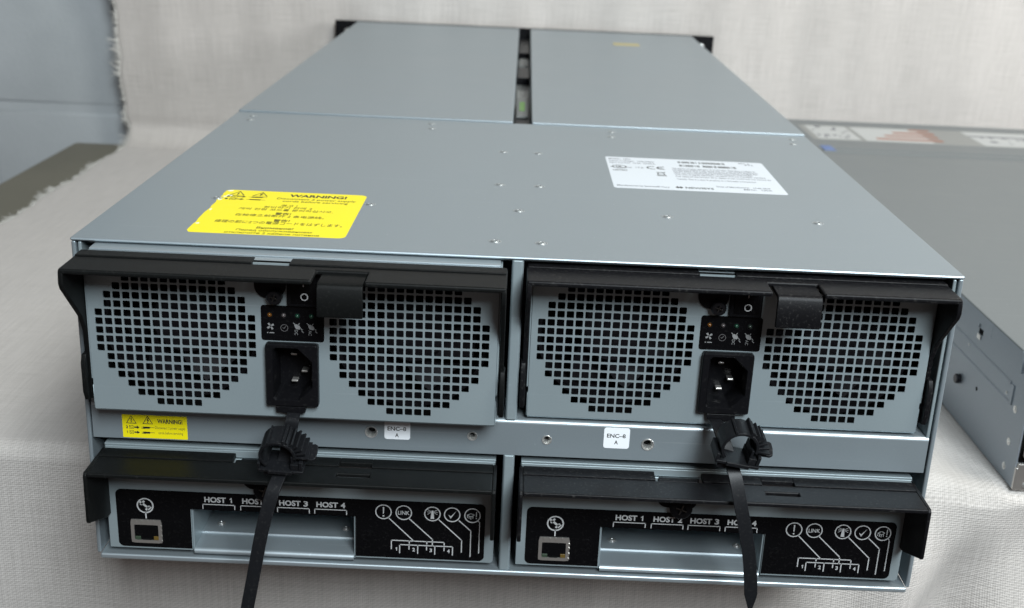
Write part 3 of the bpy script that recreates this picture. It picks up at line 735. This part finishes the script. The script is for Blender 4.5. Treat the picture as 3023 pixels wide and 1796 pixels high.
    # captive screw in its black bracket, rocker switch
    br = MB().prism(rrect(-18.4, -3.0, 63.4, 79, [6.5, 6.5, 0.5, 0.5], 6), -1.6, -0.02, F).build('screw_bracket', black_plastic, t, bevel=0.3)
    phillips(br, -8.2, -1.4, 64.9, 3.9, dark_steel)
    sw = MB().box(-2.4, 14.0, -2.2, 0.0, 59.9, 80.0).build('power_switch', black_plastic, t, bevel=0.6)
    MB().prism([(-2.2, 61.6), (-2.5, 61.6), (-3.4, 70), (-5.4, 78.6), (-2.2, 78.6)], -0.2, 12.4, SX).build('rocker', black_gloss, sw, bevel=0.4)
    p = Print(lambda u, v: (u, -3.60 if v < 69.5 else -4.5, v)); p.ring(6.5, 65.6, 1.65, 0.55); p.build('printing', ink_white, sw)
    p = Print(lambda u, v: (u, -3.40-(v-70)*0.2326-0.08, v)); p.line(6.2, 71.0, 6.2, 72.6, 0.55); p.build('printing', ink_white, sw)
    # mains inlet
    n = 144
    hexa = [(-9.3, 12.4), (-8.0, 11.2), (2.6, 11.2), (9.3, 18.2), (9.3, 31.6), (2.6, 38.2), (-8.0, 38.2), (-9.3, 37.0)]
    cx, cz = 0.0, 24.6
    oo = angled_loop(rrect(-13.4, 12.7, 7.3, 40.5, 1.2, 3), cx-0.3, cz, n); o1 = angled_loop(rrect(-12.9, 12.2, 7.8, 40.0, 1.0, 3), cx-0.3, cz, n)
    grow = [((x-cx)*1.07+cx, (z-cz)*1.05+cz) for x, z in hexa]
    i0 = angled_loop(grow, cx, cz, n); i1 = angled_loop(hexa, cx, cz, n)
    lp = [[(x, y, z) for x, z in q] for q, y in ((oo, 0), (oo, -3.6), (o1, -4.2), (i0, -4.2), (i1, -3.2), (i1, 13), )]
    il = MB().loops(lp, cap1=True).build('power_inlet', black_plastic, t, smooth=35)
    for x, z in ((-1.5, 30.6), (3.9, 21.9), (-1.4, 16.0)):
        MB().box(x-1.7, x+1.7, 7.5 if x > 0 else 8.5, 13, z-0.65, z+0.65).build('pin', tin, il, bevel=0.5)
    MB().prism([(-8.8, 7.2), (6.2, 7.2), (6.0, 4.0), (0.0, 2.9), (-8.4, 4.2)], -4.0, -0.4, F).build('tie_anchor', black_plastic, il, bevel=0.3)
    return t
psuR = make_psu(True)
psuR.location = (109.5*S, 0.3*S, 93.0*S)
psuR['label'] = 'power supply module seated flush in the upper right bay, dusty black handle'
psuL = make_psu(False)
psuL.location = (-109.2*S, -16.2*S, 94.2*S)
psuL['label'] = 'power supply module pulled slightly out of the upper left bay, clean black handle'

# ================================================================== I/O MODULES
def make_module(dusty):
    hmat = handle_dusty if dusty else handle_clean
    t = empty('controller_module', (0, 0, 0), 'x', 'controller module', 'controller modules in the lower bays')
    a, b, c = -59.1, 29.3, 25.2            # slot: left, right, top
    outl = [(-104.2, 0), (a, 0), (a, c), (b, c), (b, 0), (102.8, 0), (104.2, 1.4), (104.2, 56.5), (-104.2, 56.5)]
    pl = MB().prism(outl, 0.0, 1.2, F).build('face_plate', steel_plate, t, bevel=0.35)
    MB().box(-103.6, 103.6, 1.5, 200, 60.8, 62).box(-103.6, -102.8, 1.3, 200, 0, 60.7).box(102.8, 103.6, 1.3, 200, 0, 60.7).box(-102.7, 102.7, 199, 200, 0, 60.7).box(-103.6, 103.6, 1.3, 2.4, 56.6, 60.7).build('housing', steel_plate, t, bevel=0.3)
    # slot tray: side walls, stepped floor with rolled front edge
    roll = [(1.4-2.2*math.cos(R(15*i)), -0.6+2.2*math.sin(R(15*i))) for i in range(-1, 7)]
    tr = MB().prism([(1.4, -2.6)] + roll + [(16, 1.6), (16.4, 2.5), (88, 2.7), (88, 1.0), (26, 0.4), (2.0, 0.4)], a+0.9, b-0.9, SX).build('slot_tray', steel_bright, t, smooth=50)
    for x0, x1 in ((a, a+0.8), (b-0.8, b)):
        MB().box(x0, x1, 1.25, 90, -1, c-0.2).build('slot_wall', steel_plate, tr)
    MB().box(a, b, 1.25, 90, c, c+0.9).build('slot_roof', steel, tr); MB().box(a, b, 90, 91, -1, c).build('slot_back', steel, tr)
    for x in (-49.8, 20.5):
        MB().lathe([(2.4, 0), (2.3, 0.3), (1.9, 0.4), (1.7, 0.2), (1.4, 0.9), (0.7, 1.1), (0.4, 0.6), (0, 0.5)], (x, 25.5, 2.4), 'z', 20).build('rivet', chrome, tr, smooth=50)
    # printed overlay
    ov = [(-97.0, 1.2), (a-0.3, 1.2), (a-0.3, c+0.3), (b+0.3, c+0.3), (b+0.3, 1.2)]
    arc_ = lambda cx, cz, r, a0: [(cx+r*math.cos(R(a0+18*i)), cz+r*math.sin(R(a0+18*i))) for i in range(6)]
    ov = [(a-0.3, 1.2), (a-0.3, c+0.3), (b+0.3, c+0.3), (b+0.3, 1.2)] + arc_(96.2, 4.2, 3, 270) + arc_(96.2, 32.9, 3, 0) + arc_(-96.2, 32.9, 3, 90) + arc_(-96.2, 4.2, 3, 180)
    op = MB().prism(ov, -0.3, -0.02, F).build('overlay', black_gloss, t)
    for x, r in ((36.3, 2.6), (-66.2, 2.6)):
        MB().lathe([(r+1.6, 0.0), (r+1.4, 0.12), (r, 0.16), (r-0.3, 0.05), (1.0, 0.05), (0.7, 0.25), (0, 0.3)], (x, -0.28, 13.5), 'y', 24, -1).build('rivet_bump', black_gloss, op, smooth=60)
    p = Print(front(-0.36)); w = 0.5
    for k, x in enumerate((-52.5, -32.2, -12.4, 7.6)):
        p.text('HOST', x+0.9, 30.3, 3.0, 11.6, 'l', 0.035); (p.text(str(k+1), x+14.0, 30.3, 3.0, 2.4, 'l', 0.035) if k else p.one(x+15.4, 30.3, 3.0)); p.path([(x, 26.3), (x, 28.9), (x+17.1, 28.9), (x+17.1, 26.3)], w)
    p.ring(-83.6, 26.5, 4.2, 0.75); p.line(-83.5, 22.2, -83.5, 19.0, 0.7)
    for (x0, z0, x1, z1) in ((-84.9, 27.6, -82.2, 25.3), (-85.7, 27.2, -84.3, 28.9), (-83.0, 24.2, -81.5, 25.9), (-86.2, 28.6, -85.3, 27.6), (-81.9, 24.4, -80.9, 25.5)): p.line(x0, z0, x1, z1, 1.15)
    cir = (44.5, 55.4, 70.8, 81.4, 92.3)
    for x in cir: p.ring(x, 29.0, 4.15, 0.6)
    p.poly([(44.1, 31.9), (44.9, 31.9), (44.75, 27.9), (44.25, 27.9)]); p.disc(44.5, 26.6, 0.5)
    p.text('LINK', 55.4, 27.8, 2.3, 6.2, 'c', 0.01)
    p.poly([(70.3, 31.0), (71.3, 31.0), (71.8, 26.0), (69.8, 26.0)])
    for s in (-1, 1): p.line(70.8+s*0.9, 30.6, 70.8+s*2.6, 31.5, 0.25).line(70.8+s*0.9, 30.2, 70.8+s*2.7, 30.1, 0.25).line(70.8+s*0.9, 29.8, 70.8+s*2.6, 28.7, 0.25)
    p.poly([(79.3, 28.9), (80.7, 28.0), (83.6, 31.3), (80.7, 26.6)])
    p.path([(89.4, 29.2), (91.4, 30.2), (93.4, 29.4), (91.6, 28.3), (89.4, 29.2)], 0.28); p.path([(89.6, 28.8), (89.6, 27.6)], 0.3); p.path([(90.5, 28.4), (90.5, 27.2)], 0.3); p.path([(91.5, 28.0), (91.5, 26.8)], 0.3); p.path([(92.6, 28.5), (92.6, 27.3)], 0.3)
    p.line(94.4, 31.2, 94.4, 28.5, 0.45); p.disc(94.4, 27.4, 0.32)
    w = 0.55
    p.path([(47.2, 25.6), (60.9, 12.0)], w); p.path([(48.9, 6.6), (48.9, 11.9), (77.5, 11.9), (77.5, 10.2)], w); p.line(58.6, 11.9, 58.6, 10.4, w); p.line(68.1, 11.9, 68.1, 10.4, w)
    for x in (58.5, 68.0, 77.5): p.line(x, 8.6, x, 6.8, w)
    p.path([(58.3, 25.6), (71.1, 13.4), (71.1, 9.4)], w); p.path([(53.4, 4.3), (53.4, 9.4), (82.1, 9.4), (82.1, 4.3)], w); p.line(63.2, 9.4, 63.2, 4.3, w); p.line(72.5, 9.4, 72.5, 4.3, w)
    p.path([(74.4, 25.6), (86.9, 13.6), (86.9, 6.3)], w); p.path([(85.2, 25.6), (91.7, 19.6), (91.7, 3.8)], w); p.path([(95.6, 25.8), (96.3, 24.9), (96.3, 6.2)], w)
    for k, x in enumerate((51.6, 61.0, 70.3, 79.9)): (p.text(str(k+1), x, 5.6, 2.1, 1.4, 'c', 0.03) if k else p.one(x+0.2, 5.6, 2.1))
    p.build('printing', ink_white, op)
    for k in range(11):                                        # light pipes along the bottom
        x = 48.2+4.72*k; z = 5.0 if k % 2 == 0 else 2.8
        MB().lathe([(1.2, -0.05), (1.2, 0.5), (0.8, 0.7), (0, 0.7)], (x, -0.25, z), 'y', 12, -1).build('light_pipe', black_gloss, op, smooth=50)
    # network jack
    n = 4
    A = rrect(-92.0, -75.3, 3.9, 18.1, 0.5, 1); B = rrect(-90.2, -77.2, 5.6, 15.0, 0.2, 1)
    ctr = (-83.7, 10.2)
    oa, ib = angled_loop(A, *ctr, 40), angled_loop(B, *ctr, 40)
    jk = MB().loops([[(x, y, z) for x, z in q] for q, y in ((oa, 0), (oa, -0.9), (ib, -0.9), (ib, 10))]).build('network_jack', tin, t, smooth=40)
    MB().box(-90.2, -77.2, 9.6, 10, 5.6, 15.0).box(-90.2, -77.2, -0.6, 10, 14.6, 15.2).box(-86, -81.5, -0.7, 3, 5.7, 6.5).build('jack_cavity', void, jk)
    MB().box(-90.1, -87.0, -0.7, 6, 5.7, 7.7).build('jack_light', jack_green, jk, bevel=0.2); MB().box(-80.0, -77.3, -0.7, 6, 5.7, 7.9).build('jack_light', jack_amber, jk, bevel=0.2)
    q = MB()
    for x in (-89.5, -86.4, -83.2, -79.8): q.box(x, x+0.7, -1.3, -0.9, 16.6, 18.3)
    for z in (5, 8, 11.4, 14): q.box(-75.9, -75.0, -1.2, -0.8, z, z+1.1)
    q.build('shield_tab', tin, jk, bevel=0.15)
    # captive screw bracket behind the handle
    br = MB().prism(rrect(-30.6, -9.4, 39.6, 57, [6, 3, 0.3, 0.3], 5), -1.5, -0.02, F).build('screw_bracket', black_plastic, t, bevel=0.3)
    phillips(br, -17.9, -1.4, 41.2, 6.0, black_plastic, h=4.0)
    # handle: wide shelf with turned-down ends
    hb = MB()
    grid_slab(hb, [-102.6, 22.4, 39.4, 102.6], [-29.6, -20.9, -17.4, -10.4], 57.6, 60.0, {(1, 1)})
    hn = hb.build('handle', hmat, t, bevel=0.8, seg=3)
    st = MB().box(-102.4, -33.4, -9.9, -0.6, 57.8, 60.4).box(-31.8, -11.4, -10.2, -7.0, 57.8, 59.9).box(-8.6, 22.2, -9.9, -0.6, 57.8, 60.4).box(39.2, 102.4, -9.9, -0.6, 57.8, 60.4).box(22.2, 39.2, -6.0, -0.6, 57.8, 60.4).box(-102, 22, -10.6, -8, 57.0, 58.2).box(39.4, 102, -10.6, -8, 57.0, 58.2)
    st.build('rear_strip', hmat, hn, bevel=0.35)
    for s in (-1, 1):
        prof = [(0, 60.0), (-28.2, 60.0), (-29.6, 58.6), (-30.0, 32.6), (-29.2, 31.2), (-27.8, 30.8), (-4.8, 21.0), (0.5, 20.4), (1.6, 22), (1.6, 56)]
        MB().prism(prof, min(s*102.4, s*104.4), max(s*102.4, s*104.4), SX).build('handle_arm', hmat, hn, bevel=0.6)
    return t
mR = make_module(True); mR.location = (110.3*S, 0, 4.0*S); mR['label'] = 'controller module with HOST 1 to 4 slot in the lower right bay, dusty handle'
mL = make_module(False); mL.location = (-110.3*S, 0, 4.0*S); mL['label'] = 'controller module with HOST 1 to 4 slot in the lower left bay, clean handle'

# ================================================================== CABLE CLIPS ON STRAPS
def ribbon(pts, w, th, tip=False):
    """flat strap through points, width along a direction close to x"""
    lp = []
    P = [Vector(p) for p in pts]
    # Catmull-Rom resample
    Q = []
    for i in range(len(P)-1):
        p0, p1, p2, p3 = P[max(i-1, 0)], P[i], P[i+1], P[min(i+2, len(P)-1)]
        for k in range(6):
            t = k/6; Q.append(0.5*((2*p1)+(p2-p0)*t+(2*p0-5*p1+4*p2-p3)*t*t+(3*p1-p0-3*p2+p3)*t**3))
    Q.append(P[-1])
    for i, q in enumerate(Q):
        d = (Q[min(i+1, len(Q)-1)]-Q[max(i-1, 0)]).normalized()
        side = Vector((1, 0, 0)); side = (side-d*side.dot(d)).normalized(); nn = d.cross(side)
        ww = w
        if tip:
            rem = (Q[-1]-q).length
            if rem < 8: ww = w*(0.35+0.65*rem/8)
        a, b = side*ww/2, nn*th/2
        lp.append([tuple(q-a-b), tuple(q+a-b), tuple(q+a+b), tuple(q-a+b)])
    return MB().loops(lp, cap0=True, cap1=True)
def clip(origin, strap, M, label):
    t = empty('cable_clip', origin, label, 'cable clip', 'cable clips hanging from the power inlets')
    o = Vector(origin)
    loc = [tuple(Vector(p)-o) for p in strap]
    ribbon(loc, 6.7, 1.1, True).build('strap', tie_plastic, t, bevel=0.25)
    def part(mb, name, parent=t, **kw): return mb.xf(M).build(name, tie_plastic, parent, **kw)
    base = MB().prism(rrect(-11.5, 11.5, -7.5, 7.5, 1.0, 3), 0, 1.6, T)
    base.box(-11.5, -9.9, -7.3, 7.0, 1.5, 5.2); base.box(9.2, 11.0, -6.8, 6.5, 1.5, 7.0)
    bo = part(base, 'clip_base', bevel=0.35)
    part(MB().box(-6, 6, -8.6, -7.4, -0.2, 2.0), 'base_lip', bo, bevel=0.4)
    part(MB().box(-9, -4.0, -5, 4, -4.2, -0.1), 'strap_guide', bo, bevel=0.3)
    # C-shaped ring, open at the lower right where it latches
    cx, cz, ro, ri = -1.2, 9.6, 9.4, 7.9
    lp = []
    for i in range(29):
        a = R(-8+236*i/28); c, s_ = math.cos(a), math.sin(a)
        lp.append([(cx+ri*c, -6.6, cz+ri*s_), (cx+ro*c, -6.6, cz+ro*s_), (cx+ro*c, 6.6, cz+ro*s_), (cx+ri*c, 6.6, cz+ri*s_)])
    rg = part(MB().loops(lp, cap0=True, cap1=True), 'clamp_ring', bevel=0.3)
    for a in (118,):
        c, s_ = math.cos(R(a)), math.sin(R(a)); q = MB().box(-0.55, 0.55, -6.7, 6.7, 8.8, 10.2).xf(Matrix.Translation((cx, 0, cz)) @ Matrix.Rotation(R(90-a), 4, 'Y')); part(q, 'ring_rib', rg, bevel=0.2)
    for k in range(6):                                   # ratchet teeth down the right shoulder
        a = 62-k*12.5; ln = 10.2+0.9*k
        q = MB().box(-0.5, 0.5, -6.2, 6.2, 8.6, ln+0.7).xf(Matrix.Translation((cx, 0, cz)) @ Matrix.Rotation(R(90-a), 4, 'Y')); part(q, 'ratchet_tooth', rg, bevel=0.15)
    q = MB().box(-0.7, 0.7, -6.7, 6.7, 8.8, 11.4).xf(Matrix.Translation((cx, 0, cz)) @ Matrix.Rotation(R(90-72), 4, 'Y')); part(q, 'ring_rib', rg, bevel=0.25)
    # latch post and thumb lever
    part(MB().box(5.0, 9.0, -6.8, 6.6, 1.5, 5.4).box(5.2, 6.6, -6.0, 6.0, 5.3, 9.6), 'latch_post', bo, bevel=0.35)
    part(MB().prism([(8.6, -4.0), (15.6, -4.6), (17.2, -3.6), (17.6, 1.0), (17.2, 4.8), (15.8, 5.6), (8.6, 5.0)], 6.4, 7.8, lambda u, v, a: (u, v*0.9, a+0.12*(u-8)+0.25*v)), 'thumb_lever', rg, bevel=0.45)
    return t
ML = Matrix.Rotation(R(2), 4, 'Y') @ Matrix.Rotation(R(-1), 4, 'Z') @ Matrix.Rotation(R(16), 4, 'X')
clip((-113.5, -27, 73.5), [(-108.6, -21.5, 98.5), (-108.9, -25.5, 95.5), (-110.6, -25.5, 86), (-112.6, -27, 76), (-114.4, -31, 69.5), (-117, -38.5, 62), (-121.5, -42, 44), (-126.5, -43, 18), (-131.8, -43, -10), (-135, -43, -32)], ML,
     'open black cable clip and strap below the left power inlet, strap running out of frame')
MR = Matrix.Rotation(R(11), 4, 'Y') @ Matrix.Rotation(R(4), 4, 'Z') @ Matrix.Rotation(R(9), 4, 'X')
clip((112.6, -26, 87.0), [(104.8, -5.0, 97.4), (105.4, -13, 98.5), (107.4, -20, 94), (111, -25, 85), (113.6, -30.5, 78), (116.5, -35.5, 66), (119.6, -38, 54), (123.2, -39.5, 38), (125.8, -40, 20), (126.6, -40, 9)], MR,
     'open black cable clip below the right power inlet, pointed strap tip in view')

# ================================================================== SECOND SERVER
srv = empty('rack_server', (327, 128, ZC), 'low grey rack server beside the enclosure, label strip across its lid', 'server')
ZT = 86.8-ZC
body = MB().box(0.6, 434, 0, 842, 0.3, ZT-2.2).build('chassis', steel_side, srv, bevel=0.5)
lid = MB().box(-0.4, 434.4, 18, 628, ZT-2.1, ZT).build('lid', steel_old, srv, bevel=1.0, seg=3)
MB().box(-0.2, 434.2, 629, 846, ZT-2.1, ZT-0.2).build('rear_lid', steel_old, srv, bevel=0.8)
MB().box(20, 434, 640, 646, ZT-0.25, ZT+0.5).box(16, 434, 660, 664, ZT-0.25, ZT+0.4).build('lid_ridge', steel_old, lid, bevel=0.3)
# lid skirt folded over the side, notched
MB().prism([(68.5, ZT-11.5), (68.5, ZT-1), (840, ZT-1), (840, ZT-11.8), (92, ZT-11.5), (91.6, ZT-8.4), (86, ZT-8.4)], -0.5, 0.7, SX).build('lid_skirt', steel_side, lid, bevel=0.25)
MB().prism([(15.5, ZT-15.0), (15.5, ZT-1), (68.4, ZT-1), (68.4, ZT-14.4)], -0.5, 0.7, SX).build('lid_skirt', steel_side, lid, bevel=0.25)
MB().box(0.45, 0.9, 85, 92, ZT-15.5, ZT-11.8).build('latch_cut', void, body); MB().box(-0.3, 0.5, 87, 93, ZT-19.5, ZT-16).build('latch_tooth', chrome, body, bevel=0.3)
for z, y0 in ((60+2.6, 28), (47+2.6, 25)):              # rolled beads along the side
    MB().prism([(0.7, z-1.4), (-0.25, z-0.6), (-0.25, z+0.6), (0.7, z+1.4)], y0, 820, lambda u, v, a: (u, a, v)).build('side_bead', steel_side, body, bevel=0.3)
MB().box(-0.22, 0.7, 22, 25.4, 49.4, 63).build('bead_end', steel_side, body, bevel=0.2)
MB().lathe([(3.6, 0), (3.6, 3.2), (3.0, 3.8), (0, 3.8)], (0.6, 110, 31.2), 'x', 20, -1).build('rail_stud', dark_steel, body, smooth=40)
MB().lathe([(1.6, 0), (1.6, 0.05), (0, 0.05)], (0.58, 79, 36.5), 'x', 16, -1).build('side_hole', void, body)
for y, z, r in ((15.6, 49.3, 2.6), (15.7, 26.3, 2.6), (15.8, 8.6, 2.6), (32, 54.1, 1.2), (105, 60, 1.0)):
    MB().lathe([(r, 0), (r*0.95, 0.3), (r*0.7, 0.35), (r*0.55, 0.15), (r*0.5, 0.6), (0, 0.7)], (0.6, y, z), 'x', 18, -1).build('rivet', chrome, body, smooth=50)
# near end: ear bracket and latch
MB().box(-0.1, 22, -1.2, -0.05, 54, ZT-16).build('corner_plate', steel_side, srv, bevel=0.3)
eb = MB().box(1.5, 40, -2.6, -0.05, 0.5, 19).box(0.3, 2.4, -2.4, -0.05, 0.4, 16).build('ear_bracket', tin, srv, bevel=0.5)
for x, z in ((9.5, 14), (8.6, 4.2)):
    MB().lathe([(2.5, 0), (2.3, 0.6), (1.1, 0.9), (0.8, 0.4), (0, 0.4)], (x, -2.6, z), 'y', 18, -1).build('rivet', chrome, eb, smooth=50)
MB().box(3, 30, -6.5, -1.5, 24, 32).build('latch', tin, srv, bevel=1.2); MB().box(1.6, 40, -0.9, -0.04, 19.5, 52).build('front_recess', void, srv)
MB().box(4, 8, -5, -1, 36, 41).build('latch_hook', tin, srv, bevel=0.6)
# printed strip on the lid
ls = MB().box(25, 434, 712, 808, ZT-0.2, ZT-0.05).build('label_strip', label_grey, srv)
MB().box(33, 84, 718, 804, ZT-0.04, ZT+0.03).build('paper_panel', label_pale, ls)
pn = MB().box(90, 172, 716, 804, ZT-0.04, ZT+0.03).build('paper_panel', label_pale, ls)
MB().box(232, 434, 716, 804, ZT-0.04, ZT+0.03).build('paper_panel', label_pale, ls)
p = Print(flat(ZT+0.06))
for v0, v1, u0, u1 in ((793, 803, 164, 190), (771, 782, 138, 190), (750, 760, 122, 188), (728, 738, 106, 187)): p.poly([(u0, v0), (u1, v0), (u1, v1), (u0, v1)])
p.build('diagram_bars', orange_ink, ls)
p = Print(flat(ZT+0.06))
rr = random.Random(5)
for k in range(16):
    u = rr.uniform(36, 78); v = rr.uniform(722, 796); w_ = rr.uniform(2, 7); h_ = rr.uniform(3, 10); p.poly([(u, v), (u+w_, v), (u+w_*0.8, v+h_), (u, v+h_)])
for k in range(14):
    u = rr.uniform(240, 330); v = rr.uniform(722, 768); w_ = rr.uniform(3, 14); h_ = rr.uniform(3, 10); p.poly([(u, v), (u+w_, v), (u+w_*0.8, v+h_), (u, v+h_)])
p.poly([(232, 772), (434, 772), (434, 778), (232, 778)])
p.build('diagram_sketch', ink_soft, ls)
MB().box(22, 35, 643, 672, ZT+0.45, ZT+0.6).build('release_sticker', blue_sticker, srv)
